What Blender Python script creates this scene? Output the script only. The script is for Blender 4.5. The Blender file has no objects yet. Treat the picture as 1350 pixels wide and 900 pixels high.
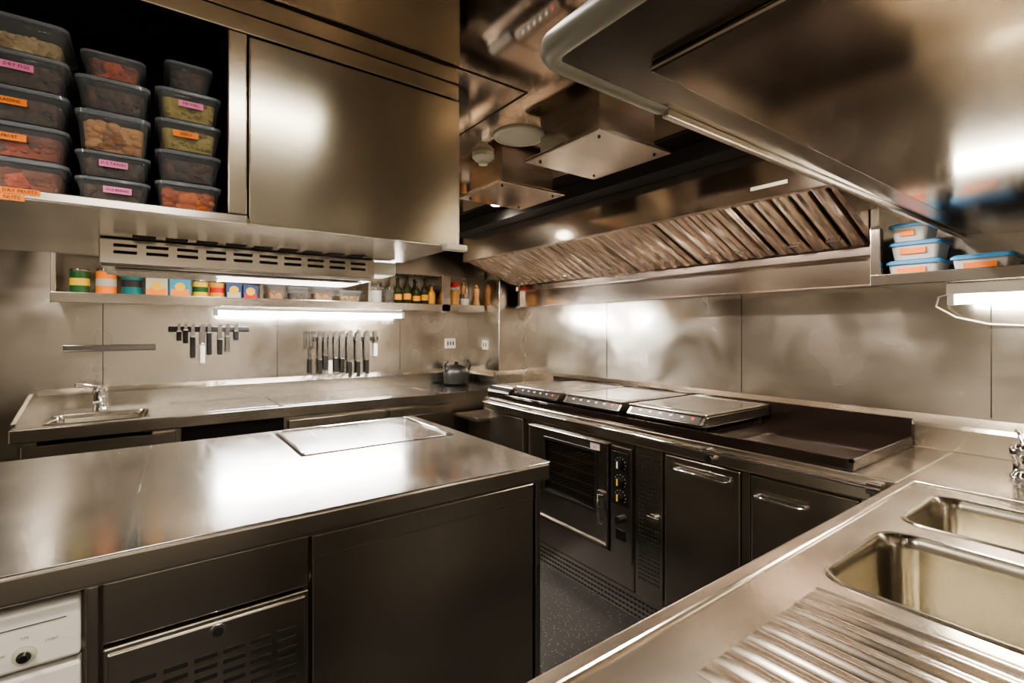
import bpy, bmesh, math, random
from mathutils import Vector, Matrix
random.seed(7)
S=0.85; ZF=-0.2
CEIL=2.32
def W(p): return Vector((p[0]*S,p[1]*S,(p[2]-ZF)*S))
try:
    bpy.context.scene.view_settings.look='AgX - Medium High Contrast'
except Exception as e: print(e)

# ------------------------------------------------------------ materials
def newmat(name):
    m=bpy.data.materials.new(name); m.use_nodes=True
    nt=m.node_tree; return m,nt,nt.nodes['Principled BSDF']
def plain(name,col,rough=0.5,metal=0.0,emit=0,alpha=1.0,var=0.08,scale=12,spec=0.5,trans=0):
    m,nt,p=newmat(name)
    tc=nt.nodes.new('ShaderNodeTexCoord'); n=nt.nodes.new('ShaderNodeTexNoise'); n.inputs['Scale'].default_value=scale
    nt.links.new(tc.outputs['Object'],n.inputs['Vector'])
    r=nt.nodes.new('ShaderNodeMix'); r.data_type='RGBA'
    a=[max(0,c*(1-var)) for c in col]; b=[min(1,c*(1+var)) for c in col]
    r.inputs[6].default_value=(*a,1); r.inputs[7].default_value=(*b,1)
    nt.links.new(n.outputs['Fac'],r.inputs[0]); nt.links.new(r.outputs[2],p.inputs['Base Color'])
    p.inputs['Roughness'].default_value=rough; p.inputs['Metallic'].default_value=metal
    p.inputs['Alpha'].default_value=alpha; p.inputs['Specular IOR Level'].default_value=spec
    p.inputs['Transmission Weight'].default_value=trans
    if emit:
        p.inputs['Emission Color'].default_value=(*col,1); p.inputs['Emission Strength'].default_value=emit
    return m
def steel(name,col,r0,r1,brush=(2,2,22),wave=0.0,smear=2.2,dist=0.3,scratch=0.0,det=1,streak=0.05,aniso=0.0):
    m,nt,p=newmat(name); N=nt.nodes; L=nt.links
    p.inputs['Metallic'].default_value=1.0
    if aniso:
        p.inputs['Anisotropic'].default_value=aniso
        cx=N.new('ShaderNodeCombineXYZ'); cx.inputs[0].default_value=0.04; cx.inputs[1].default_value=0.03; cx.inputs[2].default_value=1.0
        L.new(cx.outputs[0],p.inputs['Tangent'])
    tc=N.new('ShaderNodeTexCoord'); mp=N.new('ShaderNodeMapping'); mp.inputs['Scale'].default_value=brush
    L.new(tc.outputs['Object'],mp.inputs['Vector'])
    n1=N.new('ShaderNodeTexNoise'); n1.inputs['Scale'].default_value=2.5; n1.inputs['Detail'].default_value=3
    L.new(mp.outputs['Vector'],n1.inputs['Vector'])
    n2=N.new('ShaderNodeTexNoise'); n2.inputs['Scale'].default_value=smear; n2.inputs['Detail'].default_value=det; n2.inputs['Distortion'].default_value=dist
    L.new(tc.outputs['Object'],n2.inputs['Vector'])
    mr=N.new('ShaderNodeMapRange'); mr.interpolation_type='SMOOTHSTEP'; mr.inputs['From Min'].default_value=0.2; mr.inputs['From Max'].default_value=0.8
    mr.inputs['To Min'].default_value=r0; mr.inputs['To Max'].default_value=r1
    L.new(n2.outputs['Fac'],mr.inputs['Value'])
    rough_out=mr.outputs['Result']
    c=N.new('ShaderNodeMix'); c.data_type='RGBA'
    c.inputs[6].default_value=(*[x*(1-streak) for x in col],1); c.inputs[7].default_value=(*[min(1,x*(1+streak)) for x in col],1)
    L.new(n1.outputs['Fac'],c.inputs[0]); L.new(c.outputs[2],p.inputs['Base Color'])
    if wave:
        b2=N.new('ShaderNodeBump'); b2.inputs['Strength'].default_value=wave; b2.inputs['Distance'].default_value=0.05
        n3=N.new('ShaderNodeTexNoise'); n3.inputs['Scale'].default_value=1.7; n3.inputs['Detail'].default_value=0
        L.new(tc.outputs['Object'],n3.inputs['Vector']); L.new(n3.outputs['Fac'],b2.inputs['Height'])
        L.new(b2.outputs['Normal'],p.inputs['Normal'])
    if scratch:
        for rot,sc in ((0.7,10),(2.1,14)):
            mm=N.new('ShaderNodeMapping'); mm.inputs['Scale'].default_value=(1,0.06,1); mm.inputs['Rotation'].default_value=(0,0,rot)
            v=N.new('ShaderNodeTexNoise'); v.inputs['Scale'].default_value=sc; v.inputs['Detail'].default_value=0
            L.new(tc.outputs['Object'],mm.inputs['Vector']); L.new(mm.outputs['Vector'],v.inputs['Vector'])
            sb=N.new('ShaderNodeMath'); sb.operation='SUBTRACT'; sb.inputs[1].default_value=0.5; L.new(v.outputs['Fac'],sb.inputs[0])
            ab=N.new('ShaderNodeMath'); ab.operation='ABSOLUTE'; L.new(sb.outputs[0],ab.inputs[0])
            rr=N.new('ShaderNodeMapRange'); rr.inputs['From Min'].default_value=0; rr.inputs['From Max'].default_value=0.012
            rr.inputs['To Min'].default_value=scratch; rr.inputs['To Max'].default_value=0
            L.new(ab.outputs[0],rr.inputs['Value'])
            ad=N.new('ShaderNodeMath'); ad.operation='ADD'; L.new(rr.outputs['Result'],ad.inputs[0]); L.new(rough_out,ad.inputs[1]); rough_out=ad.outputs[0]
    L.new(rough_out,p.inputs['Roughness'])
    return m
def content(name,c1,c2,scale=28):
    m,nt,p=newmat(name); N=nt.nodes; L=nt.links
    tc=N.new('ShaderNodeTexCoord'); v=N.new('ShaderNodeTexVoronoi'); v.inputs['Scale'].default_value=scale
    L.new(tc.outputs['Object'],v.inputs['Vector'])
    sx=N.new('ShaderNodeSeparateColor'); L.new(v.outputs['Color'],sx.inputs[0])
    c=N.new('ShaderNodeMix'); c.data_type='RGBA'; c.inputs[6].default_value=(*c1,1); c.inputs[7].default_value=(*c2,1)
    L.new(sx.outputs[0],c.inputs[0]); L.new(c.outputs[2],p.inputs['Base Color'])
    b=N.new('ShaderNodeBump'); b.invert=True; b.inputs['Strength'].default_value=0.8; b.inputs['Distance'].default_value=0.01
    L.new(v.outputs['Distance'],b.inputs['Height']); L.new(b.outputs['Normal'],p.inputs['Normal'])
    p.inputs['Roughness'].default_value=0.6
    return m

M={}
M['wall']=steel('steel_wall_panel',(0.72,0.675,0.61),0.13,0.30,(1.5,1.5,16),0.16,smear=3.2,dist=0.8,det=2,streak=0.06,aniso=0.45)
M['steel']=steel('brushed_steel',(0.69,0.65,0.59),0.16,0.23,wave=0.05)
M['door']=steel('brushed_steel_door',(0.54,0.50,0.41),0.17,0.23,wave=0.16,smear=1.2,streak=0.10,aniso=0.55)
M['dark']=steel('shaded_cabinet_steel',(0.54,0.505,0.445),0.19,0.27,wave=0.10,streak=0.09,aniso=0.45)  # darker copy of the steel: reflected darkness put into the base colour
M['ceil']=steel('polished_ceiling_steel',(0.66,0.555,0.48),0.04,0.09,(2,2,2),0.05)
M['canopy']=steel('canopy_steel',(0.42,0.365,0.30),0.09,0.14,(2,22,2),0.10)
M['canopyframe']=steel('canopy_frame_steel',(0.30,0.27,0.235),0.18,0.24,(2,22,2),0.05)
M['top']=steel('worktop_steel',(0.66,0.655,0.645),0.15,0.23,(22,2,2),0.04,smear=3,scratch=0.05)
M['sinktop']=steel('sink_worktop_steel',(0.74,0.68,0.59),0.15,0.24,(2,22,2),0.06,smear=3.5)
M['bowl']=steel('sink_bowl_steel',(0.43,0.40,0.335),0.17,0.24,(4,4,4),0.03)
M['hood']=steel('hood_steel',(0.76,0.68,0.61),0.12,0.18,(22,2,2),0.06)
M['baffle']=steel('baffle_filter_steel',(0.94,0.85,0.78),0.12,0.18,(2,4,2),0.0,streak=0.02)
M['chrome']=steel('chrome',(0.82,0.82,0.82),0.04,0.09,(2,2,2),0.0)
M['black']=plain('black_plastic',(0.012,0.012,0.012),0.35)
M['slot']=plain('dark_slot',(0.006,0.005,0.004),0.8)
M['granite']=plain('black_worktop',(0.018,0.012,0.010),0.07,var=0.5,scale=90,spec=0.9)
M['glass_blk']=plain('ceramic_glass',(0.13,0.11,0.09),0.06,spec=1.0)
M['white']=plain('white_enamel',(0.72,0.71,0.67),0.3,var=0.03)
M['paint']=plain('pale_painted_wall',(0.36,0.335,0.295),0.5,var=0.03)
M['cream']=plain('cream_plastic',(0.48,0.47,0.40),0.35,var=0.04)
M['bumper']=plain('grey_rubber_bumper',(0.20,0.195,0.165),0.35,var=0.04)
M['plastic']=plain('clear_plastic',(0.45,0.49,0.53),0.06,alpha=0.15,spec=0.8)
M['lid']=plain('translucent_lid',(0.36,0.42,0.48),0.12,alpha=0.42,spec=0.8)
M['bluelid']=plain('blue_lid',(0.08,0.33,0.66),0.3)
M['frost']=plain('frosted_plastic',(0.72,0.73,0.72),0.3,alpha=0.8)
M['pink']=plain('pink_label',(0.85,0.25,0.50),0.6,var=0.02)
M['orange']=plain('orange_label',(0.9,0.25,0.03),0.6,var=0.02)
M['ink']=plain('ink',(0.02,0.02,0.02),0.6)
M['tube']=plain('fluorescent_glow',(1.0,0.96,0.90),0.4,emit=130,var=0.0)
M['tubeR']=plain('fluorescent_glow_warm',(1.0,0.92,0.78),0.4,emit=110,var=0.0)
M['hiddenfill']=plain('hidden_fill_glow',(1.0,0.83,0.72),0.4,emit=600,var=0.0)  # glow of the added hood strips, there to light the filters
M['lamp']=plain('downlight_glow',(1.0,0.88,0.73),0.4,emit=160,var=0.0)
M['fillpanel']=plain('fill_panel_glow',(1.0,0.93,0.82),0.4,emit=26,var=0.0)  # glow of the added out-of-view ceiling panels
M['glowrack']=plain('glow_tinted_rack',(0.8,0.55,0.22),0.35,metal=0.6)  # golden tint stands in for warm oven light on the racks
M['glass']=plain('oven_glass',(0.015,0.014,0.012),0.04,alpha=0.62)
M['wood']=plain('wood',(0.42,0.22,0.08),0.45,var=0.3,scale=30)
M['red']=plain('red_paint',(0.6,0.03,0.02),0.4)
M['yellow']=plain('yellow_paint',(0.75,0.5,0.05),0.4)
M['grn']=plain('green_paint',(0.02,0.10,0.03),0.4)
M['teal']=plain('teal_paint',(0.01,0.16,0.18),0.4)
M['cyan']=plain('cyan_paint',(0.05,0.30,0.48),0.4)
M['navy']=plain('navy_paint',(0.04,0.08,0.22),0.4)
M['oil']=plain('olive_glass',(0.03,0.035,0.01),0.1)
M['gold']=plain('pasta_gold',(0.70,0.33,0.05),0.35,var=0.25,scale=60)
M['jar']=plain('jar_glass',(0.5,0.52,0.5),0.05,alpha=0.15)
M['nutsA']=content('oats_fill',(0.52,0.40,0.22),(0.24,0.15,0.06),60)
M['figs']=content('dry_fig_fill',(0.22,0.09,0.03),(0.52,0.28,0.11),30)
M['mix']=content('mixed_fruit_fill',(0.42,0.07,0.02),(0.09,0.035,0.015),34)
M['pea']=content('pistachio_fill',(0.40,0.33,0.08),(0.18,0.10,0.03),44)
M['apric']=content('apricot_fill',(0.60,0.16,0.03),(0.30,0.06,0.015),30)
M['dkfill']=content('raisin_fill',(0.02,0.011,0.006),(0.07,0.03,0.012),50)
M['blade']=plain('knife_blade',(0.30,0.29,0.28),0.25,metal=1.0)
m,nt,p=newmat('speckled_rubber_floor'); N=nt.nodes; L=nt.links
tc=N.new('ShaderNodeTexCoord'); v=N.new('ShaderNodeTexVoronoi'); v.inputs['Scale'].default_value=60; L.new(tc.outputs['Object'],v.inputs['Vector'])
mr=N.new('ShaderNodeMapRange'); mr.inputs['From Min'].default_value=0.12; mr.inputs['From Max'].default_value=0.22; L.new(v.outputs['Distance'],mr.inputs['Value'])
c=N.new('ShaderNodeMix'); c.data_type='RGBA'; c.inputs[6].default_value=(0.15,0.14,0.13,1); c.inputs[7].default_value=(0.006,0.006,0.007,1)
L.new(mr.outputs['Result'],c.inputs[0]); L.new(c.outputs[2],p.inputs['Base Color']); p.inputs['Roughness'].default_value=0.5
M['floor']=m

# ------------------------------------------------------------ builder
def rloop(x0,x1,y0,y1,r,k=5):
    pts=[]
    for cx,cy,a0 in ((x1-r,y1-r,0),(x0+r,y1-r,90),(x0+r,y0+r,180),(x1-r,y0+r,270)):
        for i in range(k+1):
            a=math.radians(a0+90*i/k); pts.append((cx+r*math.cos(a),cy+r*math.sin(a)))
    return pts
class B:
    def __init__(s,name): s.name=name; s.v=[]; s.f=[]; s.fm=[]; s.fs=[]; s.mats=[]
    def mi(s,m):
        m=M[m] if isinstance(m,str) else m
        if m not in s.mats: s.mats.append(m)
        return s.mats.index(m)
    def add(s,vs,fs,m,smooth=False):
        o=len(s.v); s.v+= [tuple(v) for v in vs]; k=s.mi(m)
        for f in fs: s.f.append([o+i for i in f]); s.fm.append(k); s.fs.append(smooth)
    def merge(s,bm,m,smooth=False):
        bmesh.ops.recalc_face_normals(bm,faces=bm.faces); bm.verts.index_update()
        s.add([v.co[:] for v in bm.verts],[[v.index for v in f.verts] for f in bm.faces],m,smooth); bm.free()
    def box(s,x0,x1,y0,y1,z0,z1,m,bev=0,seg=2):
        if x0>x1:x0,x1=x1,x0
        if y0>y1:y0,y1=y1,y0
        if z0>z1:z0,z1=z1,z0
        bm=bmesh.new(); bmesh.ops.create_cube(bm,size=1)
        for v in bm.verts: v.co=Vector(((x0+x1)/2+v.co.x*(x1-x0),(y0+y1)/2+v.co.y*(y1-y0),(z0+z1)/2+v.co.z*(z1-z0)))
        if bev:
            bev=min(bev,0.45*min(x1-x0,y1-y0,z1-z0))
            bmesh.ops.bevel(bm,geom=bm.edges[:],offset=bev,segments=seg,affect='EDGES',profile=0.5)
        s.merge(bm,m,False)
    def prism(s,pts,vec,m,bev=0):
        bm=bmesh.new(); a=[bm.verts.new(p) for p in pts]; b=[bm.verts.new(Vector(p)+Vector(vec)) for p in pts]
        bm.faces.new(a); bm.faces.new(b[::-1]); n=len(a)
        for i in range(n): bm.faces.new((a[i],b[i],b[(i+1)%n],a[(i+1)%n]))
        if bev: bmesh.ops.bevel(bm,geom=bm.edges[:],offset=bev,segments=2,affect='EDGES',profile=0.5)
        s.merge(bm,m,False)
    def levels(s,rect,r,lv,m,capb=True,capt=True,k=5,smooth=True):
        vs=[];fs=[];n=0
        for ins,z in lv:
            x0,x1,y0,y1=rect; rr=max(0.002,r-ins*0.5)
            lp=rloop(x0+ins,x1-ins,y0+ins,y1-ins,rr,k); n=len(lp); vs+=[(x,y,z) for x,y in lp]
        for j in range(len(lv)-1):
            for i in range(n): fs.append((j*n+i,j*n+(i+1)%n,(j+1)*n+(i+1)%n,(j+1)*n+i))
        s.add(vs,fs,m,smooth)
        if capb: s.add(vs[:n],[list(range(n))[::-1]],m,False)
        if capt: s.add(vs[-n:],[list(range(n))],m,False)
    def cyl(s,p0,p1,r,m,r2=None,seg=20):
        s.tube([p0,p1],r,m,seg,[r,r if r2 is None else r2])
    def tube(s,pts,r,m,seg=10,rs=None):
        pts=[Vector(p) for p in pts]; vs=[];fs=[]; n=len(pts); pu=None
        for i,p in enumerate(pts):
            d=(pts[min(i+1,n-1)]-pts[max(i-1,0)]).normalized()
            if pu is None: u=d.orthogonal().normalized()
            else:
                u=pu-d*pu.dot(d); u.normalize()
            pu=u; w=d.cross(u); rr=rs[i] if rs else r
            for k in range(seg):
                a=2*math.pi*k/seg; vs.append(p+(u*math.cos(a)+w*math.sin(a))*rr)
        for j in range(n-1):
            for k in range(seg): fs.append((j*seg+k,j*seg+(k+1)%seg,(j+1)*seg+(k+1)%seg,(j+1)*seg+k))
        fs.append(list(range(seg))[::-1]); fs.append([(n-1)*seg+k for k in range(seg)])
        s.add(vs,fs,m,True)
    def lathe(s,c,prof,m,seg=28):
        vs=[];fs=[]
        for r,z in prof:
            for k in range(seg):
                a=2*math.pi*k/seg; vs.append((c[0]+r*math.cos(a),c[1]+r*math.sin(a),c[2]+z))
        for j in range(len(prof)-1):
            for k in range(seg): fs.append((j*seg+k,j*seg+(k+1)%seg,(j+1)*seg+(k+1)%seg,(j+1)*seg+k))
        fs.append(list(range(seg))[::-1]); fs.append([(len(prof)-1)*seg+k for k in range(seg)])
        s.add(vs,fs,m,True)
    def ball(s,c,r,m,sub=1,sc=(1,1,1)):
        bm=bmesh.new(); bmesh.ops.create_icosphere(bm,subdivisions=sub,radius=r)
        for v in bm.verts: v.co=Vector((c[0]+v.co.x*sc[0],c[1]+v.co.y*sc[1],c[2]+v.co.z*sc[2]))
        s.merge(bm,m,True)
    def text(s,t,size,o,m='ink',ux=(1,0,0),uy=(0,0,1)):
        cu=bpy.data.curves.new('t','FONT'); cu.body=t; cu.size=size; cu.align_x='CENTER'; cu.align_y='CENTER'; cu.resolution_u=1
        ob=bpy.data.objects.new('t',cu); bpy.context.scene.collection.objects.link(ob)
        dg=bpy.context.evaluated_depsgraph_get(); me=bpy.data.meshes.new_from_object(ob.evaluated_get(dg))
        ux=Vector(ux);uy=Vector(uy);o=Vector(o)
        s.add([o+ux*v.co.x+uy*v.co.y for v in me.vertices],[list(p.vertices) for p in me.polygons],m)
        bpy.data.objects.remove(ob); bpy.data.curves.remove(cu); bpy.data.meshes.remove(me)
    def finish(s):
        vs=[W(v) for v in s.v]
        lo=Vector([min(v[i] for v in vs) for i in range(3)]); hi=Vector([max(v[i] for v in vs) for i in range(3)])
        c=(lo+hi)/2; c.z=lo.z
        me=bpy.data.meshes.new(s.name); me.from_pydata([v-c for v in vs],[],s.f)
        for mt in s.mats: me.materials.append(mt)
        me.polygons.foreach_set('material_index',s.fm); me.polygons.foreach_set('use_smooth',s.fs)
        bm=bmesh.new(); bm.from_mesh(me)
        for e in bm.edges:
            if len(e.link_faces)==2 and e.calc_face_angle(0)>0.75: e.smooth=False
        bm.to_mesh(me); bm.free(); me.update()
        ob=bpy.data.objects.new(s.name,me); ob.location=c; bpy.context.scene.collection.objects.link(ob); return ob
def light(name,loc,e,col,r=0.04,kind='POINT',rot=None,size=None):
    l=bpy.data.lights.new(name,kind); l.energy=e; l.color=col
    if kind=='POINT': l.shadow_soft_size=r
    if kind=='SPOT': l.shadow_soft_size=r; l.spot_size=math.radians(150); l.spot_blend=0.6
    o=bpy.data.objects.new(name,l); o.location=W(loc)
    if rot: o.rotation_euler=rot
    bpy.context.scene.collection.objects.link(o); return o

XR=2.95; YB=4.4
# ------------------------------------------------------------ room shell
b=B('floor'); b.box(-2.5,3.1,-1.5,4.5,-0.25,-0.2,'floor'); b.finish()
b=B('ceiling'); b.box(-2.5,3.1,-1.5,4.5,CEIL,CEIL+0.05,'ceil')
b.box(1.112,1.118,1.43,4.4,CEIL-0.002,CEIL+0.001,'slot')
b.box(0.3,1.115,1.427,1.433,CEIL-0.002,CEIL+0.001,'slot')
b.box(1.9,1.905,-0.3,4.4,CEIL-0.002,CEIL+0.001,'slot'); b.box(1.115,1.9,2.75,2.755,CEIL-0.002,CEIL+0.001,'slot')
b.finish()
b=B('wall_back'); b.box(-2.5,3.05,YB,YB+0.1,-0.2,CEIL,'wall')
for x in (-0.85,-0.274,0.83,1.9): b.box(x-0.002,x+0.002,YB-0.002,YB+0.001,1.05,1.62,'slot')
b.finish()
b=B('wall_right'); b.box(XR,XR+0.1,-0.3,YB,-0.2,CEIL,'wall')
for y in (2.74,1.62,0.495): b.box(XR-0.002,XR+0.001,y-0.002,y+0.002,1.06,1.65,'slot')
b.finish()
b=B('wall_corner'); b.box(2.645,XR,3.82,YB,-0.2,CEIL,'wall',0.004); b.finish()
b=B('wall_left'); b.box(-2.5,-2.4,-1.5,YB,-0.2,CEIL,'paint'); b.finish()
b=B('wall_front'); b.box(-2.4,0.42,-1.5,-1.4,-0.2,CEIL,'paint'); b.finish()
b=B('wall_partition'); b.box(0.42,3.05,-1.5,-0.3,-0.2,CEIL,'wall'); b.finish()
def upst_x(b,x0,x1,yw):
    b.prism([(x0,yw,0.9),(x0,yw-0.05,0.9),(x0,yw-0.05,1.015),(x0,yw-0.03,1.03),(x0,yw,1.05)],(x1-x0,0,0),'steel')
def upst_y(b,y0,y1,xw):
    b.prism([(xw,y0,0.9),(xw-0.06,y0,0.9),(xw-0.06,y0,1.0),(xw-0.045,y0,1.015),(xw,y0,1.05)],(0,y1-y0,0),'sinktop')
b=B('trim_1'); upst_x(b,-0.62,2.645,YB); upst_y(b,3.82,YB-0.05,2.645); upst_x(b,2.585,XR,3.82)
b.prism([(-0.62,YB,0.9),(-0.62,3.75,0.9),(-0.62,3.75,0.93),(-0.62,4.25,1.04),(-0.62,YB,1.05)],(0.02,0,0),'steel'); b.finish()
b=B('trim_2'); upst_y(b,-0.3,3.77,XR); b.finish()

# ------------------------------------------------------------ back counter run
b=B('back_counter')
def plate_hole(b,o,i,r,z,m,k=5):
    ox0,ox1,oy0,oy1=o; ix0,ix1,iy0,iy1=i
    inn=rloop(ix0,ix1,iy0,iy1,r,k); out=[]
    cs=[(ix1-r,iy1-r,ox1,oy1),(ix0+r,iy1-r,ox0,oy1),(ix0+r,iy0+r,ox0,oy0),(ix1-r,iy0+r,ox1,oy0)]
    for q,(cx,cy,X,Y) in enumerate(cs):
        for j in range(k+1):
            u=j/k
            first=(X,cy) if q%2==0 else (cx,Y); last=(cx,Y) if q%2==0 else (X,cy)
            if u<0.5:
                t=u*2; pt=(first[0]+(X-first[0])*t,first[1]+(Y-first[1])*t)
            else:
                t=(u-0.5)*2; pt=(X+(last[0]-X)*t,Y+(last[1]-Y)*t)
            out.append(pt)
    n=len(inn)
    b.add([(x,y,z) for x,y in inn]+[(x,y,z) for x,y in out],[(t,n+t,n+(t+1)%n,(t+1)%n) for t in range(n)],m)
def bowl(b,i,r,z,d,m,k=5):
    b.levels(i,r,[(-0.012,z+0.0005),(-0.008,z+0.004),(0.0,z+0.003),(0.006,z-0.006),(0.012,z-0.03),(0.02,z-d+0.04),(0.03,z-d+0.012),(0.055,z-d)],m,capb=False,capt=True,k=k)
    cx=(i[0]+i[1])/2; cy=(i[2]+i[3])/2
    b.lathe((cx,cy,z-d),[(0.045,0.0005),(0.045,0.004),(0.03,0.003),(0.028,0.001)],'chrome'); b.lathe((cx,cy,z-d),[(0.026,0.001),(0.02,0.0035)],'slot')
sk=(-0.5,-0.02,3.82,4.2)
plate_hole(b,(-0.62,0.08,3.7,4.35),sk,0.05,0.9,'top',k=6); bowl(b,sk,0.05,0.9,0.16,'bowl',k=6)
b.box(0.08,2.59,3.715,4.35,0.88,0.9,'top'); b.box(2.59,2.93,3.70,3.77,0.88,0.9,'top')
b.box(-0.62,2.2,3.695,3.715,0.83,0.905,'steel',0.006)
b.box(-0.62,-0.6,3.7,4.35,0.83,0.903,'steel',0.004)
b.box(0.1,0.72,3.78,4.28,0.9,0.906,'top',0.002); b.box(0.76,2.0,3.78,4.28,0.9,0.904,'top',0.002)
b.box(0.735,0.745,3.72,4.33,0.9,0.902,'slot')
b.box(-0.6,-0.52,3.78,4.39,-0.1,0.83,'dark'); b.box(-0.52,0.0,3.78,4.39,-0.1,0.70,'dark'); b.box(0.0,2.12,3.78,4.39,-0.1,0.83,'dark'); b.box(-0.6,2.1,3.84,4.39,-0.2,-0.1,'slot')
b.box(2.12,2.60,3.82,4.39,-0.2,0.88,'dark')
for x0,x1 in ((-0.58,0.12),(0.78,1.5),(1.53,2.1)):
    b.box(x0,x1,3.745,3.78,-0.08,0.80,'dark',0.006)
b.box(0.15,0.75,3.755,3.78,0.66,0.82,'slot')
b.box(-0.58,0.12,3.738,3.748,0.62,0.80,'steel',0.004)
b.tube([(1.7,3.745,0.74),(1.7,3.71,0.74),(1.92,3.71,0.74),(1.92,3.745,0.74)],0.008,'steel')
b.finish()
b=B('mixer_tap'); c=(-0.28,4.27,0.901)
b.lathe(c,[(0.042,0),(0.042,0.012),(0.036,0.02),(0.034,0.10),(0.042,0.12),(0.038,0.15),(0.012,0.165)],'chrome')
b.tube([(-0.28,4.27,1.00),(-0.28,4.19,1.04),(-0.28,4.10,1.02),(-0.28,4.07,0.98)],0.024,'chrome'); b.tube([(-0.28,4.27,1.05),(-0.34,4.24,1.08),(-0.40,4.21,1.085)],0.013,'chrome'); b.finish()
b=B('cooking_pot'); c=(2.40,4.2,0.901)
b.lathe(c,[(0.09,0),(0.12,0.02),(0.13,0.12),(0.10,0.17),(0.06,0.19),(0.02,0.2),(0.02,0.225),(0.005,0.23)],'black'); b.tube([(2.28,4.2,1.03),(2.25,4.18,1.10),(2.29,4.17,1.14)],0.012,'black'); b.tube([(2.53,4.2,1.03),(2.55,4.18,1.10),(2.51,4.17,1.14)],0.012,'black'); b.finish()
b=B('steel_utensil_rail'); b.box(-0.477,0.02,4.372,4.399,1.30,1.338,'blade',0.003); b.box(-0.477,0.02,4.355,4.399,1.294,1.300,'blade'); b.finish()
def outlet(p,ax):
    b=B('power_outlet'); x,y,z=p
    if ax=='y':
        b.box(x-0.06,x+0.06,y-0.012,y,z-0.05,z+0.05,'white',0.005)
        for dx in (-0.03,0,0.03): b.box(x+dx-0.006,x+dx+0.006,y-0.0135,y-0.011,z-0.02,z+0.02,'slot')
    else:
        b.box(x-0.012,x,y-0.05,y+0.05,z-0.045,z+0.045,'cream',0.005)
        for dx in (-0.02,0.02): b.box(x-0.0135,x-0.011,y+dx-0.006,y+dx+0.006,z-0.02,z+0.02,'slot')
    b.finish()
outlet((2.44,4.4,1.30),'y'); outlet((2.645,4.05,1.29),'x')

b=B('pantry_shelf_unit')
b.box(-0.5,2.63,4.062,4.398,1.625,1.65,'steel',0.003); b.box(-0.5,2.63,4.045,4.06,1.61,1.675,'steel',0.003)
b.box(-0.5,2.63,4.05,4.398,1.93,CEIL,'dark',0.003); b.box(-0.48,2.63,4.385,4.398,1.65,1.93,'dark')
for x in (-0.5,0.645,1.47,2.16): b.box(x,x+0.025,4.062,4.385,1.65,1.93,'steel',0.002)
b.box(2.16,2.25,4.045,4.06,1.6,1.95,'steel',0.003)
b.finish()
b=B('fluorescent_lamp'); b.box(0.38,1.88,4.27,4.33,1.585,1.607,'white',0.004); b.cyl((0.4,4.29,1.568),(1.86,4.29,1.568),0.02,'tube',seg=16)
b.box(0.37,0.4,4.265,4.315,1.545,1.6,'white',0.004); b.box(1.86,1.89,4.265,4.315,1.545,1.6,'white',0.004)
b.box(0.6,0.64,4.28,4.32,1.60,1.625,'white'); b.box(1.6,1.64,4.28,4.32,1.60,1.625,'white'); b.finish()

def tin(x,r,h,body,band,y=4.125):
    b=B('food_tin'); z=1.651
    b.lathe((x,y,z),[(r*0.96,0),(r,0.004),(r,0.01),(r*0.97,0.014),(r*0.97,h-0.014),(r,h-0.01),(r,h-0.003),(r*0.95,h),(r*0.93,h-0.004)],'chrome')
    b.lathe((x,y,z),[(r*0.985,0.014),(r*0.985,h-0.014)],body); b.lathe((x,y,z),[(r*0.995,h*0.4),(r*0.995,h*0.66)],band); b.finish()
def carton(x0,x1,h,body,band,y=4.08):
    b=B('food_carton'); b.box(x0,x1,y,y+0.09,1.651,1.65+h,body,0.003); b.box(x0+0.008,x1-0.008,y-0.0015,y+0.001,1.65+h*0.2,1.65+h*0.5,band)
    cx=(x0+x1)/2; pts=[(cx+0.03*math.cos(a),y-0.003,1.65+h*0.62+0.03*math.sin(a)) for a in [i*math.pi/8 for i in range(16)]]
    b.prism(pts,(0,0.003,0),'yellow' if body!='orange' else 'cream'); b.finish()
tin(-0.37,0.05,0.175,'grn','yellow'); tin(-0.24,0.054,0.18,'orange','cream'); tin(-0.11,0.056,0.18,'teal','ink')
carton(-0.035,0.085,0.14,'cream','orange'); carton(0.095,0.215,0.14,'cyan','orange')
tin(0.275,0.048,0.14,'yellow','grn'); tin(0.378,0.047,0.14,'gold','red'); carton(0.43,0.53,0.13,'navy','cream'); carton(0.54,0.635,0.12,'navy','red')
for x0,x1,h in ((0.70,0.83,0.13),(0.85,1.0,0.11),(1.03,1.2,0.12),(1.23,1.42,0.10)):
    b=B('plastic_tub'); b.levels((x0,x1,4.08,4.23),0.02,[(0.012,1.651),(0.0,1.65+h)],'plastic'); b.levels((x0-0.004,x1+0.004,4.076,4.234),0.02,[(0,1.65+h),(0,1.65+h+0.012),(0.006,1.65+h+0.015)],'lid')
    b.levels((x0+0.01,x1-0.01,4.09,4.22),0.02,[(0.012,1.653),(0.004,1.65+h*0.7)],random.choice(['dkfill','figs','pea'])); b.finish()
def bottle(x,y,h,r,m,z=1.651,cap='black',name='glass_bottle'):
    b=B(name); b.lathe((x,y,z),[(r*0.9,0),(r,0.006),(r,h*0.55),(r*0.85,h*0.63),(r*0.33,h*0.76),(r*0.3,h*0.92),(r*0.36,h*0.93)],m,20); b.lathe((x,y,z),[(r*0.38,h*0.9),(r*0.38,h),(r*0.3,h)],cap,16); b.lathe((x,y,z),[(r*1.01,h*0.22),(r*1.01,h*0.42)],'gold',20); b.finish()
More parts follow.
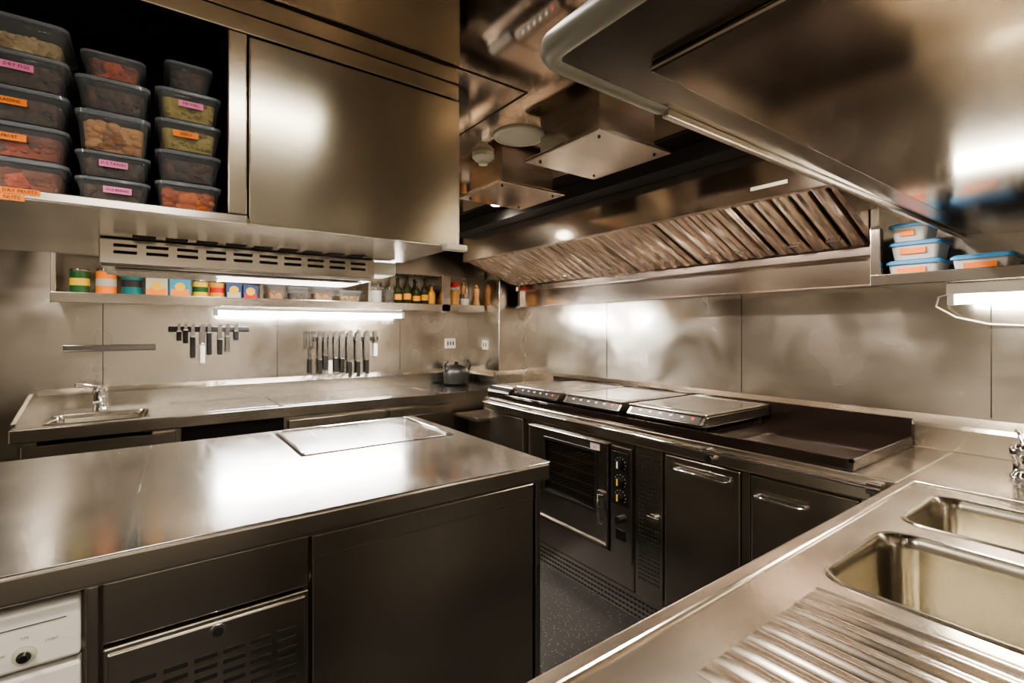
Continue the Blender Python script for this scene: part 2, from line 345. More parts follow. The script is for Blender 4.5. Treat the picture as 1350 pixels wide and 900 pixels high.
def jar(x,y,h,r,m,z=1.651,lid='chrome',name='storage_jar'):
    b=B(name); b.lathe((x,y,z),[(r*0.92,0),(r,0.008),(r,h*0.78),(r*0.85,h*0.84)],'jar',20); b.lathe((x,y,z),[(r*0.85,0.006),(r*0.92,0.012),(r*0.92,h*0.66)],m,20); b.lathe((x,y,z),[(r*0.9,h*0.83),(r*0.9,h*0.98),(r*0.8,h)],lid,20); b.finish()
jar(1.56,4.13,0.19,0.055,'frost'); jar(1.68,4.13,0.17,0.05,'dkfill')
for x,h,mm in ((1.77,0.25,'oil'),(1.86,0.27,'oil'),(1.95,0.23,'oil'),(2.03,0.26,'oil'),(2.10,0.21,'gold')): bottle(x,4.14,h,0.036,mm)
bottle(1.82,4.28,0.26,0.034,'oil'); bottle(1.99,4.28,0.26,0.034,'grn')
jar(2.33,4.13,0.24,0.058,'gold',lid='red'); jar(2.45,4.13,0.13,0.05,'white')
b=B('pepper_mill'); b.lathe((2.58,4.12,1.651),[(0.035,0),(0.037,0.03),(0.024,0.09),(0.028,0.14),(0.034,0.16),(0.028,0.19),(0.012,0.20),(0.018,0.215),(0.01,0.23)],'wood'); b.finish()
b=B('pepper_mill'); b.lathe((2.5,4.24,1.651),[(0.035,0),(0.037,0.03),(0.024,0.1),(0.028,0.16),(0.034,0.19),(0.028,0.22),(0.012,0.23),(0.018,0.245),(0.01,0.26)],'wood'); b.finish()

def rack(x0,x1,z):
    b=B('magnetic_knife_rack'); b.box(x0,x1,4.378,4.4,z-0.02,z+0.02,'black',0.003); b.box(x0+0.01,x1-0.01,4.374,4.379,z-0.012,z+0.012,'black'); b.finish()
rack(0.095,0.62,1.445); rack(1.10,1.68,1.36)
def knife(x,zt,bl,bw,hl,hm='black'):
    b=B('kitchen_knife'); y=4.368
    b.prism([(x-bw/2,y,zt-bl),(x-bw/2,y,zt-bl*0.35),(x-bw*0.3,y,zt-bl*0.12),(x+bw*0.5,y,zt),(x+bw/2,y,zt-bl)],(0,0.003,0),'blade')
    b.box(x-0.016,x+0.016,y-0.012,y+0.005,zt-bl-hl,zt-bl+0.005,hm,0.005)
    b.box(x-0.016,x+0.016,y-0.013,y+0.0055,zt-bl-0.006,zt-bl+0.008,'chrome',0.003); b.finish()
for i,(dx,bl,bw,hl,hm) in enumerate([(0.16,0.06,0.02,0.07,'black'),(0.20,0.05,0.02,0.10,'black'),(0.245,0.10,0.022,0.16,'black'),(0.305,0.16,0.035,0.14,'white'),(0.35,0.07,0.022,0.17,'black'),(0.42,0.12,0.03,0.12,'black'),(0.47,0.10,0.03,0.12,'blade'),(0.53,0.06,0.025,0.07,'black')]):
    knife(0.0+dx,1.49,bl,bw,hl,hm)
for dx,bl,bw,hl,hm in [(1.16,0.25,0.03,0.13,'black'),(1.205,0.22,0.028,0.13,'black'),(1.245,0.26,0.035,0.12,'white'),(1.295,0.24,0.04,0.13,'black'),(1.35,0.25,0.045,0.13,'black'),(1.415,0.28,0.055,0.14,'black'),(1.49,0.28,0.05,0.14,'black'),(1.57,0.27,0.05,0.13,'black'),(1.65,0.12,0.02,0.12,'white')]:
    knife(dx,1.44,bl,bw,hl,hm)
b=B('slotted_spatula'); x=1.08; y=4.366
for k in range(4): b.box(x-0.04+k*0.024,x-0.03+k*0.024,y,y+0.004,1.30,1.42,'blade')
b.box(x-0.042,x+0.05,y,y+0.004,1.41,1.43,'blade'); b.box(x-0.042,x+0.05,y,y+0.004,1.28,1.30,'blade'); b.box(x-0.006,x+0.01,y,y+0.004,1.18,1.29,'blade'); b.box(x-0.012,x+0.014,y-0.006,y+0.01,1.07,1.19,'black',0.004); b.box(x-0.01,x+0.01,y,4.4,1.35,1.36,'chrome'); b.finish()

# ------------------------------------------------------------ island
b=B('kitchen_island')
b.box(-1.6,1.33,1.55,2.88,0.895,0.9,'top',0.002)
b.box(-1.6,1.33,1.549,2.881,0.825,0.8965,'steel',0.010,4)
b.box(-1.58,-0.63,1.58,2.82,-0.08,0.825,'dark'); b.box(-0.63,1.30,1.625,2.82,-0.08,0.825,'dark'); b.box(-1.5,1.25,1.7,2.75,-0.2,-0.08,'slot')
b.box(0.515,1.265,2.235,2.825,0.9,0.9012,'slot'); b.box(0.53,1.25,2.25,2.81,0.9,0.903,'top',0.002)
b.tube([(0.53,2.26,0.905),(0.53,2.79,0.905),(0.55,2.81,0.905),(1.23,2.81,0.905),(1.25,2.79,0.905),(1.25,2.27,0.905),(1.23,2.25,0.905)],0.007,'chrome')
b.box(0.395,1.265,1.58,1.625,-0.06,0.80,'dark',0.006); b.box(0.395,1.265,1.577,1.585,0.745,0.815,'dark',0.004)
b.box(1.275,1.30,1.575,1.62,-0.1,0.825,'steel',0.004)
b.box(-0.10,0.385,1.578,1.62,0.665,0.82,'steel',0.005); b.box(-0.10,0.385,1.578,1.62,-0.06,0.655,'dark',0.005)
b.box(-0.09,0.375,1.572,1.58,-0.04,0.64,'steel',0.004)
for r in range(20):
    for k in range(6):
        xx=-0.045+k*0.068; z=0.555-r*0.028
        b.box(xx,xx+0.054,1.5705,1.573,z-0.007,z+0.006,'slot',0.0008,1)
b.tube([(0.146,1.573,0.617),(0.146,1.566,0.617)],0.019,'chrome',20); b.tube([(0.146,1.573,0.617),(0.146,1.5645,0.617)],0.013,'slot',20)
b.box(-0.13,-0.105,1.575,1.62,-0.06,0.82,'steel',0.004)
b.finish()
b=B('undercounter_appliance')
b.box(-0.62,-0.14,1.572,1.624,0.665,0.80,'white',0.008); b.box(-0.62,-0.14,1.575,1.624,-0.06,0.65,'white',0.008); b.box(-0.6,-0.16,1.569,1.576,0.57,0.60,'slot',0.002)
b.tube([(-0.237,1.575,0.70),(-0.237,1.562,0.70)],0.013,'chrome',20); b.tube([(-0.237,1.575,0.70),(-0.237,1.553,0.70)],0.008,'black',20)
b.tube([(-0.237,1.5745,0.70),(-0.237,1.5705,0.70)],0.022,'cream',24)
b.text('ON',0.009,(-0.237,1.570,0.74)); b.text('OFF',0.008,(-0.275,1.570,0.71)); b.text('START',0.008,(-0.19,1.570,0.722))
b.box(-0.30,-0.165,1.5705,1.5725,0.765,0.7665,'ink'); b.finish()

# ------------------------------------------------------------ hanging cabinet over island
b=B('hanging_cabinet'); Y0=1.53; Y1=2.02; Z0=1.74; XRt=0.885
b.box(-1.6,XRt,Y0+0.021,Y1,Z0,Z0+0.019,'dark')
b.box(-1.6,XRt,Y0+0.031,Y1,CEIL-0.02,CEIL-0.001,'dark'); b.box(-1.58,XRt-0.02,Y1-0.015,Y1-0.001,Z0+0.02,CEIL-0.02,'slot')
b.box(XRt-0.02,XRt-0.001,Y0+0.021,Y1-0.002,Z0+0.02,CEIL-0.02,'door'); b.box(0.167,0.21,Y0+0.031,Y1-0.016,Z0+0.02,CEIL-0.02,'dark'); b.box(-1.6,-1.58,Y0,Y1,Z0+0.02,CEIL-0.02,'dark')
b.box(-1.6,XRt,Y0,Y0+0.03,2.266,CEIL-0.001,'door',0.003)
b.box(-1.6,0.213,Y0-0.002,Y0+0.02,Z0-0.001,Z0+0.022,'steel',0.003)
b.box(0.165,0.212,Y0,Y0+0.03,Z0+0.023,2.265,'door',0.004)
b.box(-0.60,-0.56,Y0,Y0+0.03,Z0+0.023,2.265,'door',0.004)
b.box(0.216,XRt,Y0-0.006,Y0+0.02,Z0-0.001,2.258,'door',0.004)
b.box(-1.58,-0.60,Y0-0.004,Y0+0.02,Z0+0.024,2.255,'door',0.006)
for k in range(9):
    x=-0.05+k*0.085; b.box(x,x+0.06,1.93,1.945,Z0-0.002,Z0+0.002,'slot'); b.box(x,x+0.06,1.965,1.98,Z0-0.002,Z0+0.002,'slot')
b.box(-0.27,-0.205,Y0-0.004,Y0-0.001,1.748,1.761,'orange'); b.text('DRY FRUITS',0.0105,(-0.237,Y0-0.0055,1.7545))
b.box(-0.27,-0.23,Y0-0.004,Y0-0.001,1.733,1.746,'orange'); b.text('NUTS',0.0105,(-0.25,Y0-0.0055,1.7395))
b.box(0.815,0.905,Y0-0.03,Y0+0.0,Z0-0.018,Z0+0.006,'cream',0.008,3)
b.finish()
b=B('ventilation_unit')
b.box(-0.136,0.755,2.026,2.36,1.65,1.742,'steel',0.006); b.box(-0.136,0.755,2.012,2.025,1.655,1.738,'steel',0.004)
b.box(-0.10,0.72,2.07,2.32,1.642,1.649,'dark',0.003)
for k in range(10):
    for q in range(2):
        x=-0.10+k*0.084; b.box(x,x+0.06,2.0105,2.0135,1.712-q*0.022,1.722-q*0.022,'slot',0.001,1)
b.box(0.757,0.86,2.03,2.2,1.68,1.735,'cream',0.008); b.finish()
b=B('cabinet_back_housing'); b.box(-1.6,0.883,2.022,2.6,1.745,CEIL-0.001,'dark',0.003); b.finish()

def container(x0,x1,z0,h,fill,lab=None,lm='pink',y0=1.575,y1=1.80,ff=0.7,name='food_storage_container',lid='lid',body='plastic'):
    b=B(name); r=0.022
    b.levels((x0,x1,y0,y1),r,[(0.014,z0+0.001),(0.011,z0+0.004),(0.004,z0+h*0.8)],body)
    b.levels((x0-0.001,x1+0.001,y0-0.001,y1),r,[(0.003,z0+h*0.80),(0,z0+h*0.82),(0,z0+h*0.92),(0.006,z0+h*0.95),(0.012,z0+h*0.95),(0.014,z0+h-0.001)],lid)
    b.levels((x0+0.006,x1-0.006,y0+0.006,y1-0.01),r,[(0.014,z0+0.004),(0.008,z0+h*ff)],fill)
    n=34 if fill in('figs','apric','mix','nutsA','pea') else 8
    for i in range(n):
        s_=random.uniform(0.008,0.013) if fill in('figs','apric') else random.uniform(0.004,0.007)
        b.ball((random.uniform(x0+0.024,x1-0.024),y0+0.016+random.uniform(0,0.006),z0+random.uniform(0.014,h*ff)),s_,fill,2,(1.2,0.9,0.9))
    if lab:
        cx=(x0+x1)/2+random.uniform(-0.01,0.015); w=0.028; zc=z0+h*0.52
        b.box(cx-w,cx+w,y0+0.002,y0+0.0045,zc-0.008,zc+0.008,lm); b.text(lab,0.0105 if len(lab)<9 else 0.008,(cx,y0+0.001,zc))
    b.finish()
zb=1.7625; hh=0.082
colA=[('mix',None),('mix','FRUIT'),('dkfill','RAISINS'),('dkfill','DRY FIGS'),('nutsA',None)]
colB=[('dkfill','GOJI BERRIES'),('dkfill','SULTANAS'),('figs',None),('dkfill',None),('mix',None)]
colC=[('apric',None),('dkfill',None),('pea','SEEDS'),('pea','PRUNES'),('dkfill',None)]
for col,(x0,x1) in ((colA,(-0.345,-0.163)),(colB,(-0.152,-0.004)),(colC,(0.006,0.155))):
    z=zb
    for i,(f,l) in enumerate(col):
        h=hh*(1.25 if (col is colB and i==2) else (0.78 if (col is colB and i in(0,1)) else 1))
        if col is colC and i==4: container(x0+0.02,x1-0.02,z,h*0.9,f,None)
        elif col is colB and i==4: container(x0+0.01,x1-0.01,z,h*0.75,f,None)
        else: container(x0,x1,z,h,f,l,'orange' if l in('FRUIT','RAISINS','SEEDS') else 'pink',ff=0.45 if f=='nutsA' else 0.68)
        z+=h
for i in range(4): container(-0.545,-0.36,zb+i*hh,hh,['figs','dkfill','nutsA','mix'][i])

# ------------------------------------------------------------ range run (along right wall)
b=B('range_counter')
b.box(2.155,2.888,0.604,3.33,0.805,0.9,'sinktop',0.006)
b.box(2.24,2.93,0.604,1.845,-0.05,0.80,'dark'); b.box(2.24,2.93,2.85,3.33,-0.05,0.80,'dark')
b.box(2.26,2.93,0.604,3.33,-0.2,-0.055,'dark')
b.box(2.23,2.93,3.33,3.69,-0.2,0.70,'dark'); b.box(2.1,2.93,3.33,3.69,0.70,0.73,'steel',0.005)
for y0,y1,z1 in ((1.215,1.63,0.785),(0.74,1.165,0.785)):
    b.box(2.2,2.24,y0,y1,-0.03,z1,'dark',0.007)
b.box(2.205,2.24,1.17,1.21,-0.05,0.80,'steel',0.003); b.box(2.205,2.24,0.604,0.735,-0.05,0.80,'dark',0.003)
for y0,y1,z in ((1.27,1.55,0.725),(0.93,1.13,0.70)):
    b.tube([(2.2,y0,z),(2.175,y0,z),(2.172,y0+0.01,z),(2.172,y1-0.01,z),(2.175,y1,z),(2.2,y1,z)],0.008,'chrome',10)
    b.box(2.196,2.201,y0-0.015,y1+0.015,z-0.025,z+0.025,'steel',0.002)
b.box(2.205,2.24,1.65,1.83,-0.05,0.80,'steel',0.003)
for r in range(30):
    for k in range(7):
        y=1.668+k*0.021; z=0.75-r*0.024
        if 0.36<z<0.48 and k<5: continue
        b.box(2.2035,2.2055,y,y+0.012,z,z+0.009,'slot')
b.tube([(2.205,1.70,0.42),(2.185,1.70,0.42)],0.02,'chrome',16); b.box(2.18,2.19,1.66,1.74,0.41,0.43,'chrome',0.003)
b.box(2.215,2.26,1.63,3.33,-0.20,-0.055,'steel',0.004)
for k in range(58):
    for q in range(4):
        y=1.66+k*0.0285; b.box(2.2125,2.2155,y,y+0.017,-0.18+q*0.03,-0.168+q*0.03,'slot')
b.box(2.2,2.24,2.87,3.32,-0.03,0.785,'dark',0.006)
b.cyl((2.135,0.66,0.865),(2.135,3.3,0.865),0.009,'chrome')
for y in (0.68,1.35,2.05,2.75,3.28): b.cyl((2.155,y,0.865),(2.13,y,0.865),0.014,'chrome')
b.cyl((2.135,0.645,0.865),(2.135,0.69,0.865),0.024,'chrome'); b.box(2.12,2.155,0.65,0.68,0.83,0.86,'chrome',0.004); b.cyl((2.155,1.33,0.83),(2.125,1.33,0.83),0.018,'chrome')
b.finish()
b=B('black_worktop_slab')
b.box(2.175,2.885,0.75,3.3,0.901,0.935,'granite',0.003); b.box(2.175,2.195,0.75,3.3,0.93,0.945,'granite',0.003); b.box(2.175,2.885,0.75,0.768,0.93,0.945,'granite',0.003)
b.box(2.867,2.885,0.75,3.3,0.93,1.03,'granite',0.003); b.finish()

b=B('convection_oven'); xf=2.2
b.box(2.24,2.86,1.85,2.02,0.0,0.80,'dark'); b.box(2.24,2.86,2.76,2.84,0.0,0.80,'dark'); b.box(2.24,2.86,2.02,2.76,0.73,0.80,'dark'); b.box(2.24,2.86,2.02,2.76,0.0,0.28,'dark'); b.box(2.80,2.86,2.02,2.76,0.28,0.73,'dark')
b.box(2.215,2.24,1.85,2.84,-0.05,0.12,'steel',0.004); b.box(2.21,2.24,1.85,2.84,0.76,0.80,'steel',0.004)
dy0,dy1,dz0,dz1=2.025,2.79,0.14,0.765
wy0,wy1,wz0,wz1=2.14,2.61,0.34,0.685
for a in ((dy0,wy0,dz0,dz1),(wy1,dy1,dz0,dz1),(wy0,wy1,dz0,wz0),(wy0,wy1,wz1,dz1)): b.box(xf,2.24,a[0],a[1],a[2],a[3],'steel')
for a in ((dy0,dy1,dz1-0.016,dz1),(dy0,dy1,dz0,dz0+0.016),(dy0,dy0+0.016,dz0,dz1),(dy1-0.016,dy1,dz0,dz1)): b.box(xf-0.014,xf+0.002,a[0],a[1],a[2],a[3],'steel',0.004)
for a in ((wy0-0.02,wy1+0.02,wz1,wz1+0.02),(wy0-0.02,wy1+0.02,wz0-0.02,wz0),(wy0-0.02,wy0,wz0,wz1),(wy1,wy1+0.02,wz0,wz1)): b.box(xf-0.006,xf+0.002,a[0],a[1],a[2],a[3],'black',0.002)
b.box(2.215,2.22,wy0,wy1,wz0,wz1,'glass')
for z in (0.38,0.45,0.52,0.59,0.65):
    b.cyl((2.26,2.05,z),(2.26,2.74,z),0.006,'glowrack',seg=8); b.cyl((2.6,2.05,z),(2.6,2.74,z),0.006,'glowrack',seg=8)
    for k in range(14): b.cyl((2.26,2.07+k*0.05,z),(2.7,2.07+k*0.05,z),0.003,'glowrack',seg=6)
b.tube([(xf,2.075,0.44),(xf-0.05,2.075,0.45),(xf-0.055,2.07,0.40),(xf-0.05,2.06,0.30),(xf-0.03,2.06,0.29)],0.012,'chrome'); b.box(xf-0.02,xf,2.045,2.11,0.36,0.47,'chrome',0.005)
b.box(xf-0.003,xf+0.001,2.10,2.18,0.705,0.745,'white',0.002); b.text('on',0.03,(xf-0.0045,2.14,0.725),'red',(0,-1,0),(0,0,1))
b.box(xf,2.24,1.855,2.015,0.10,0.76,'steel',0.004); b.box(xf-0.004,xf+0.002,1.875,1.998,0.42,0.73,'black',0.003)
for z,mm in ((0.66,'white'),(0.56,'yellow'),(0.47,'yellow')):
    b.cyl((xf-0.004,1.935,z),(xf-0.03,1.935,z),0.026,'black',0.022); b.box(xf-0.034,xf-0.029,1.93,1.94,z-0.018,z+0.02,mm)
    for a in range(9):
        t=math.radians(-30+a*30); b.box(xf-0.0055,xf-0.003,1.935+0.04*math.cos(t)-0.002,1.935+0.04*math.cos(t)+0.002,z+0.04*math.sin(t)-0.002,z+0.04*math.sin(t)+0.002,'white')
b.cyl((xf,1.935,0.34),(xf-0.03,1.935,0.34),0.022,'black'); b.box(xf-0.004,xf+0.001,1.90,1.97,0.22,0.28,'black',0.002)
b.finish()
light('oven_interior_lamp',(2.5,2.4,0.70),0.10,(1,0.82,0.58),0.02)

def hob(y0,y1,z=0.935,x0=2.2,x1=2.85):
    b=B('induction_hob'); zt=z+0.085
    b.box(x0+0.03,x1,y0,y1,z+0.02,zt-0.012,'steel',0.004)
    b.box(x0+0.015,x1+0.004,y0-0.004,y1+0.004,zt-0.014,zt,'steel',0.004)
    b.box(x0+0.06,x1-0.02,y0+0.02,y1-0.02,zt,zt+0.002,'glass_blk',0.001)
    b.prism([(x0+0.03,y0,z+0.022),(x0-0.01,y0,z+0.022),(x0-0.012,y0,z+0.035),(x0+0.03,y0,zt-0.004)],(0,y1-y0,0),'steel')
    u=Vector((0.042,0,zt-0.004-(z+0.035))); n=Vector((-u.z,0,u.x)).normalized()*0.002
    A=Vector((x0-0.012,0,z+0.035))
    def on(s,y,o=1.0): q=A+u*s+n*o; return (q.x,y,q.z)
    b.prism([on(0.08,y0+0.02),on(0.08,y1-0.02),on(0.92,y1-0.02),on(0.92,y0+0.02)],tuple(n*0.3),'black')
    L_=y1-y0
    for k in range(5):
        y=y0+L_*(0.25+0.14*k); b.prism([on(0.42,y,1.7),on(0.42,y+0.018,1.7),on(0.58,y+0.018,1.7),on(0.58,y,1.7)],tuple(n*0.2),'white')
    y=y0+L_*0.12; b.prism([on(0.35,y,1.7),on(0.35,y+0.016,1.7),on(0.62,y+0.016,1.7),on(0.62,y,1.7)],tuple(n*0.2),'red')
    for r in (0.09,0.14):
        cx=(x0+x1)/2+0.02; cy=(y0+y1)/2; k=32
        vs=[];fs=[]
        for i in range(k):
            a=2*math.pi*i/k
            vs+= [(cx+r*math.cos(a),cy+r*math.sin(a),zt+0.0026),(cx+(r+0.004)*math.cos(a),cy+(r+0.004)*math.sin(a),zt+0.0026)]
        for i in range(k): fs.append((2*i,2*i+1,(2*i+3)%(2*k),(2*i+2)%(2*k)))
        b.add(vs,fs,'steel')
    for fx in (x0+0.05,x1-0.05):
        for fy in (y0+0.04,y1-0.04): b.cyl((fx,fy,z+0.001),(fx,fy,z+0.022),0.02,'black',seg=14)
    b.finish()
hob(1.40,1.88); hob(1.94,2.42); hob(2.48,2.96)
b=B('warming_plate'); b.box(2.20,2.84,3.0,3.28,0.95,1.0,'steel',0.006); b.prism([(2.16,3.0,0.955),(2.20,3.0,0.955),(2.20,3.0,0.995),(2.17,3.0,0.97)],(0,0.28,0),'black'); b.box(2.24,2.8,3.02,3.26,1.0,1.004,'glass_blk',0.002)
for fx in (2.26,2.78):
    for fy in (3.04,3.24): b.cyl((fx,fy,0.936),(fx,fy,0.952),0.02,'black')
b.finish()

# ------------------------------------------------------------ extractor hood
b=B('extractor_hood'); hy0,hy1=0.84,3.72
gab=[(2.2,0,CEIL),(2.2,0,2.05),(2.80,0,1.83),(2.80,0,1.65),(XR,0,1.65),(XR,0,CEIL)]
for y in (hy0,hy1-0.02): b.prism([(x,y,z) for x,_,z in gab],(0,0.02,0),'hood')
b.box(2.19,2.21,hy0,hy1,2.03,CEIL-0.001,'hood',0.004)
b.box(2.19,2.238,hy0,hy1,2.026,2.036,'hood',0.003)  # added inward return, hides the fill strips from the camera
b.box(2.80,XR,hy0,hy1,1.65,1.84,'hood',0.004)
b.box(2.785,2.80,hy0,hy1,1.80,1.86,'hood',0.003)
b.box(2.76,2.80,hy0+0.02,hy1-0.02,1.80,1.815,'hood',0.003); b.box(2.755,2.765,hy0+0.02,hy1-0.02,1.80,1.84,'hood',0.002)
b.box(2.78,2.80,hy0,hy1,1.648,1.662,'hood',0.003)
A=Vector((2.245,0,2.069)); C=Vector((2.775,0,1.845)); d=(C-A); nrm=Vector((-d.z,0,d.x)).normalized()
if nrm.z>0: nrm=-nrm
def fp(s,y,o): q=A+d*s+nrm*o; return (q.x,y,q.z)
b.prism([fp(0,hy0+0.02,-0.03),fp(1,hy0+0.02,-0.03),fp(1,hy0+0.02,-0.04),fp(0,hy0+0.02,-0.04)],(0,hy1-hy0-0.04,0),'dark')
npan=6; L_=(hy1-hy0-0.04)/npan
for q in range(npan):
    y0=hy0+0.02+q*L_; y1=y0+L_
    for (a,c_) in ((y0+0.002,y0+0.016),(y1-0.016,y1-0.002)):
        b.prism([fp(0,a,0.004),fp(1,a,0.004),fp(1,a,-0.02),fp(0,a,-0.02)],(0,c_-a,0),'baffle')
    for (s0,s1) in ((0,0.05),(0.95,1.0)):
        b.prism([fp(s0,y0+0.016,0.004),fp(s1,y0+0.016,0.004),fp(s1,y0+0.016,-0.02),fp(s0,y0+0.016,-0.02)],(0,L_-0.032,0),'baffle')
    nb=5; pitch=(L_-0.04)/nb
    for k in range(nb):
        yc=y0+0.02+pitch*(k+0.5); w=pitch*0.37
        prof=[(yc-w,-0.018),(yc-w*0.75,0.004),(yc-w*0.5,0.010),(yc,0.012),(yc+w*0.5,0.010),(yc+w*0.75,0.004),(yc+w,-0.018),(yc+w-0.003,-0.018),(yc+w*0.6,0.003),(yc-w*0.6,0.003),(yc-w+0.003,-0.018)]
        p0=[Vector(fp(0.05,yy,o)) for yy,o in prof]
        b.prism(p0,tuple(d*0.90),'baffle')
    for yy in (y0+L_*0.3,y0+L_*0.7):
        b.tube([fp(0.8,yy-0.03,0.005),fp(0.8,yy-0.03,0.02),fp(0.8,yy+0.03,0.02),fp(0.8,yy+0.03,0.005)],0.004,'chrome',8)
b.box(2.188,2.1905,1.0,1.16,2.072,2.088,'cream')
b.finish()
for y0,y1 in ((0.95,1.75),(1.95,2.65),(2.85,3.55)):  # added fill strips hidden behind the lip to brighten the baffle filters
    b=B('hidden_fill_strip'); b.box(2.211,2.216,y0,y1,2.04,2.07,'white'); b.cyl((2.223,y0+0.01,2.052),(2.223,y1-0.01,2.052),0.006,'hiddenfill',seg=10); b.box(2.214,2.23,y0,y0+0.01,2.04,2.064,'white'); b.box(2.214,2.23,y1-0.01,y1,2.04,2.064,'white'); b.finish()
b=B('trim_3'); b.box(2.05,2.188,0.84,3.72,2.24,CEIL-0.001,'slot',0.003); b.finish()

for (x0,x1,y0,y1) in ((1.36,1.80,1.30,1.76),(1.43,1.88,2.06,2.48)):
    b=B('ceiling_ventilation_panel'); b.box(x0,x1,y0,y1,2.20,2.215,'hood',0.003); b.box(x0+0.05,x1-0.05,y0+0.05,y1-0.05,2.215,CEIL,'dark')
    for fx,fy in ((x0+0.05,y0+0.05),(x1-0.05,y0+0.05),(x0+0.05,y1-0.05),(x1-0.05,y1-0.05)): b.cyl((fx,fy,2.201),(fx,fy,2.195),0.006,'slot',seg=12)
    b.finish()
b=B('ceiling_vent'); b.lathe((1.336,1.77,CEIL),[(0.115,0),(0.115,-0.008),(0.10,-0.014),(0.095,-0.009),(0.03,-0.012)],'cream',36); b.finish()  # round ceiling vent
b=B('smoke_detector'); b.lathe((1.33,2.06,CEIL),[(0.055,0),(0.055,-0.02),(0.04,-0.035),(0.025,-0.04),(0.022,-0.055),(0.012,-0.058)],'cream',24); b.finish()
b=B('sprinkler_head'); b.lathe((1.65,1.93,CEIL),[(0.03,0),(0.03,-0.006),(0.01,-0.01),(0.01,-0.04),(0.022,-0.042),(0.022,-0.046)],'chrome',16); b.finish()

# ------------------------------------------------------------ sink counter (foreground)
b=B('sink_counter'); z=0.9; m='sinktop'
s1=(1.20,1.62,0.0,0.48); s2=(1.73,2.09,0.06,0.48)
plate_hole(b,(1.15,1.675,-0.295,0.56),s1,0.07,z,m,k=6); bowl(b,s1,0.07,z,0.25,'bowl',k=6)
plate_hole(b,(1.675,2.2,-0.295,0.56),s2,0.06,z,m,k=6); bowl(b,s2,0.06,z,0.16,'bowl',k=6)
b.box(0.35,1.15,-0.295,0.56,z-0.01,z,m); b.box(0.35,2.2,0.56,0.60,z-0.07,z+0.008,m,0.008,3); b.box(0.33,0.36,-0.295,0.60,z-0.07,z+0.008,m,0.008,3)
for k in range(9):
    x=0.70+k*0.05
    prof=[]; n=10
    for i in range(n+1):
        t=i/n; prof.append((x+0.046*t,0.0032*(0.5-0.5*math.cos(2*math.pi*t))))
    ys=[-0.12,-0.10,0.42,0.46]; sc=[0.0,1,1,0.0]; vs=[];fs=[]
    for yy,s_ in zip(ys,sc):
        for (px,pz) in prof: vs.append((px,yy,z+0.0004+pz*s_))
    for j in range(3):
        for i in range(n): fs.append((j*(n+1)+i,j*(n+1)+i+1,(j+1)*(n+1)+i+1,(j+1)*(n+1)+i))
    b.add(vs,fs,m,True)
b.box(2.2,2.235,-0.295,0.60,z-0.02,z+0.006,m,0.005,3)
b.box(2.235,2.885,-0.295,0.602,z-0.01,z,m)
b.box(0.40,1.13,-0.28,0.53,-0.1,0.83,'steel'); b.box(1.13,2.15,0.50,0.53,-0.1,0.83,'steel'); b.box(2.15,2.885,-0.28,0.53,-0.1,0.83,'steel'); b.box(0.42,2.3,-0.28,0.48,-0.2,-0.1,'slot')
for x0 in (0.42,0.86,1.30,1.72): b.box(x0,x0+0.40,0.53,0.555,-0.08,0.80,'steel',0.006); b.tube([(x0+0.1,0.555,0.74),(x0+0.1,0.58,0.74),(x0+0.3,0.58,0.74),(x0+0.3,0.555,0.74)],0.008,'chrome')
b.finish()
b=B('sink_faucet'); c=(2.55,0.345,0.901)
b.lathe(c,[(0.035,0),(0.035,0.015),(0.026,0.025),(0.026,0.07),(0.034,0.085),(0.036,0.11),(0.025,0.13)],'chrome')
b.tube([(2.55,0.345,1.0),(2.50,0.31,1.04),(2.38,0.24,1.06),(2.30,0.2,1.03)],0.013,'chrome'); b.tube([(2.55,0.345,1.02),(2.6,0.36,1.06),(2.63,0.37,1.065)],0.008,'chrome'); b.finish()

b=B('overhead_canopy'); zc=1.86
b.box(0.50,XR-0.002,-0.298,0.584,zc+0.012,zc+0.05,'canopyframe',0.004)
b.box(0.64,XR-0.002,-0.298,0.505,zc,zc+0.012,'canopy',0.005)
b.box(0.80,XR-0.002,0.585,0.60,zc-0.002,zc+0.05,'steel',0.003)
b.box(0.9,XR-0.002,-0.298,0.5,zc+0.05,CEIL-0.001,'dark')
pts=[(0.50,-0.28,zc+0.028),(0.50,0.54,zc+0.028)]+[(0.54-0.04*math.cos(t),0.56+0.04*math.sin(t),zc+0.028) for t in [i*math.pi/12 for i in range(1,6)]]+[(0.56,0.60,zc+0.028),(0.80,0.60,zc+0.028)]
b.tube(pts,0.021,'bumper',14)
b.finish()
b=B('container_shelf')
b.box(2.63,XR-0.002,-0.295,0.835,1.645,1.665,'steel',0.003); b.box(2.61,2.63,-0.295,0.835,1.64,1.69,'steel',0.003); b.box(2.66,XR-0.002,0.815,0.838,1.666,1.99,'dark',0.003); b.box(2.62,2.66,0.80,0.838,1.666,1.99,'steel',0.003)
b.finish()
def rc(y0,y1,z0,h,name='lidded_food_tub'):
    b=B(name); x0,x1=2.66,2.84
    b.levels((x0,x1,y0,y1),0.025,[(0.014,z0+0.001),(0.004,z0+h*0.78)],'frost'); b.levels((x0-0.004,x1+0.004,y0-0.004,y1+0.004),0.026,[(0.0,z0+h*0.78),(0,z0+h*0.9),(0.01,z0+h-0.001)],'bluelid')
    b.box(x0+0.003,x0+0.0065,y0+0.05,y1-0.04,z0+h*0.3,z0+h*0.6,'orange'); b.finish()
rc(0.60,0.79,1.666,0.085); rc(0.60,0.78,1.752,0.08); rc(0.64,0.78,1.833,0.08); rc(0.38,0.57,1.666,0.085)
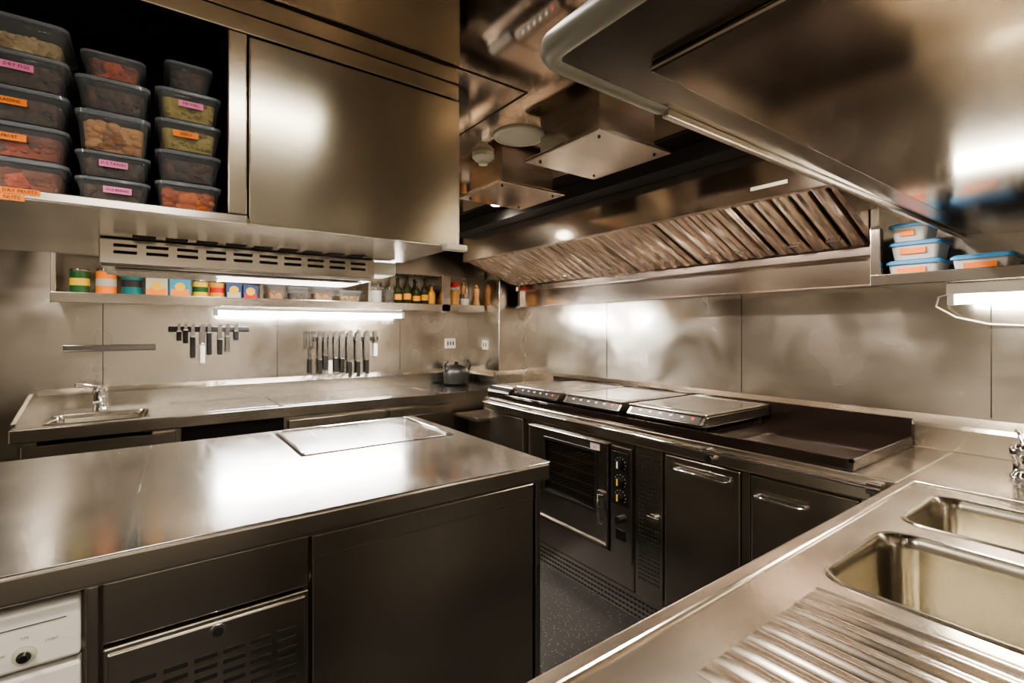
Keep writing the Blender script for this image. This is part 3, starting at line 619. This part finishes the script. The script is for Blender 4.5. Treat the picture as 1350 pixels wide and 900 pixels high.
b=B('fluorescent_lamp'); b.box(2.74,2.82,-0.2,0.60,1.595,1.643,'white',0.004); b.cyl((2.78,-0.18,1.575),(2.78,0.58,1.575),0.02,'tubeR',seg=16); b.box(2.75,2.81,0.575,0.60,1.55,1.595,'white',0.004); b.box(2.75,2.81,-0.2,-0.18,1.55,1.595,'white',0.004); b.finish()
b=B('power_cable'); b.tube([(2.80,0.605,1.60),(2.81,0.64,1.59),(2.85,0.66,1.55),(2.90,0.6,1.50),(2.93,0.5,1.47),(2.94,0.35,1.46),(2.94,0.1,1.47),(2.94,-0.25,1.48)],0.004,'cream',8); b.finish()

# ------------------------------------------------------------ ceiling lighting: recessed downlights, plus added out-of-view fill panels
for x,y,e in ((-0.9,1.0,50),(-0.7,3.3,38),(1.75,0.95,65),(1.95,2.85,50),(0.4,3.3,45),(1.3,3.4,48),(0.0,-0.6,50)):
    b=B('recessed_downlight'); b.lathe((x,y,CEIL),[(0.055,0),(0.055,-0.006),(0.042,-0.008),(0.04,-0.003)],'chrome',28); b.lathe((x,y,CEIL-0.006),[(0.038,0.004),(0.03,0.001)],'lamp',24); b.finish()
    light('downlight_lamp',(x,y,CEIL-0.05),e,(1.0,0.88,0.74),0.035,'SPOT')
for x0,x1,y0,y1 in ((0.05,0.55,0.84,0.98),(-1.6,-0.9,0.2,0.45),(-0.5,0.2,-1.0,-0.78)):  # added glowing panels out of view, giving the steel something bright to reflect
    b=B('reflection_fill_panel'); b.box(x0-0.02,x1+0.02,y0-0.02,y1+0.02,CEIL-0.02,CEIL,'white',0.003); b.box(x0,x1,y0,y1,CEIL-0.024,CEIL-0.018,'fillpanel',0.002); b.finish()

w=bpy.data.worlds.new('World'); bpy.context.scene.world=w; w.use_nodes=True
w.node_tree.nodes['Background'].inputs[0].default_value=(0.5,0.45,0.4,1); w.node_tree.nodes['Background'].inputs[1].default_value=0.05

cam=bpy.data.cameras.new('Camera'); co=bpy.data.objects.new('Camera',cam); bpy.context.scene.collection.objects.link(co)
co.location=W((0,0,1.45)); co.rotation_euler=(math.radians(90),0,math.radians(-36.2))
cam.sensor_width=36; cam.lens=648/1350*36; cam.shift_y=-17/1350; cam.clip_start=0.02
bpy.context.scene.camera=co
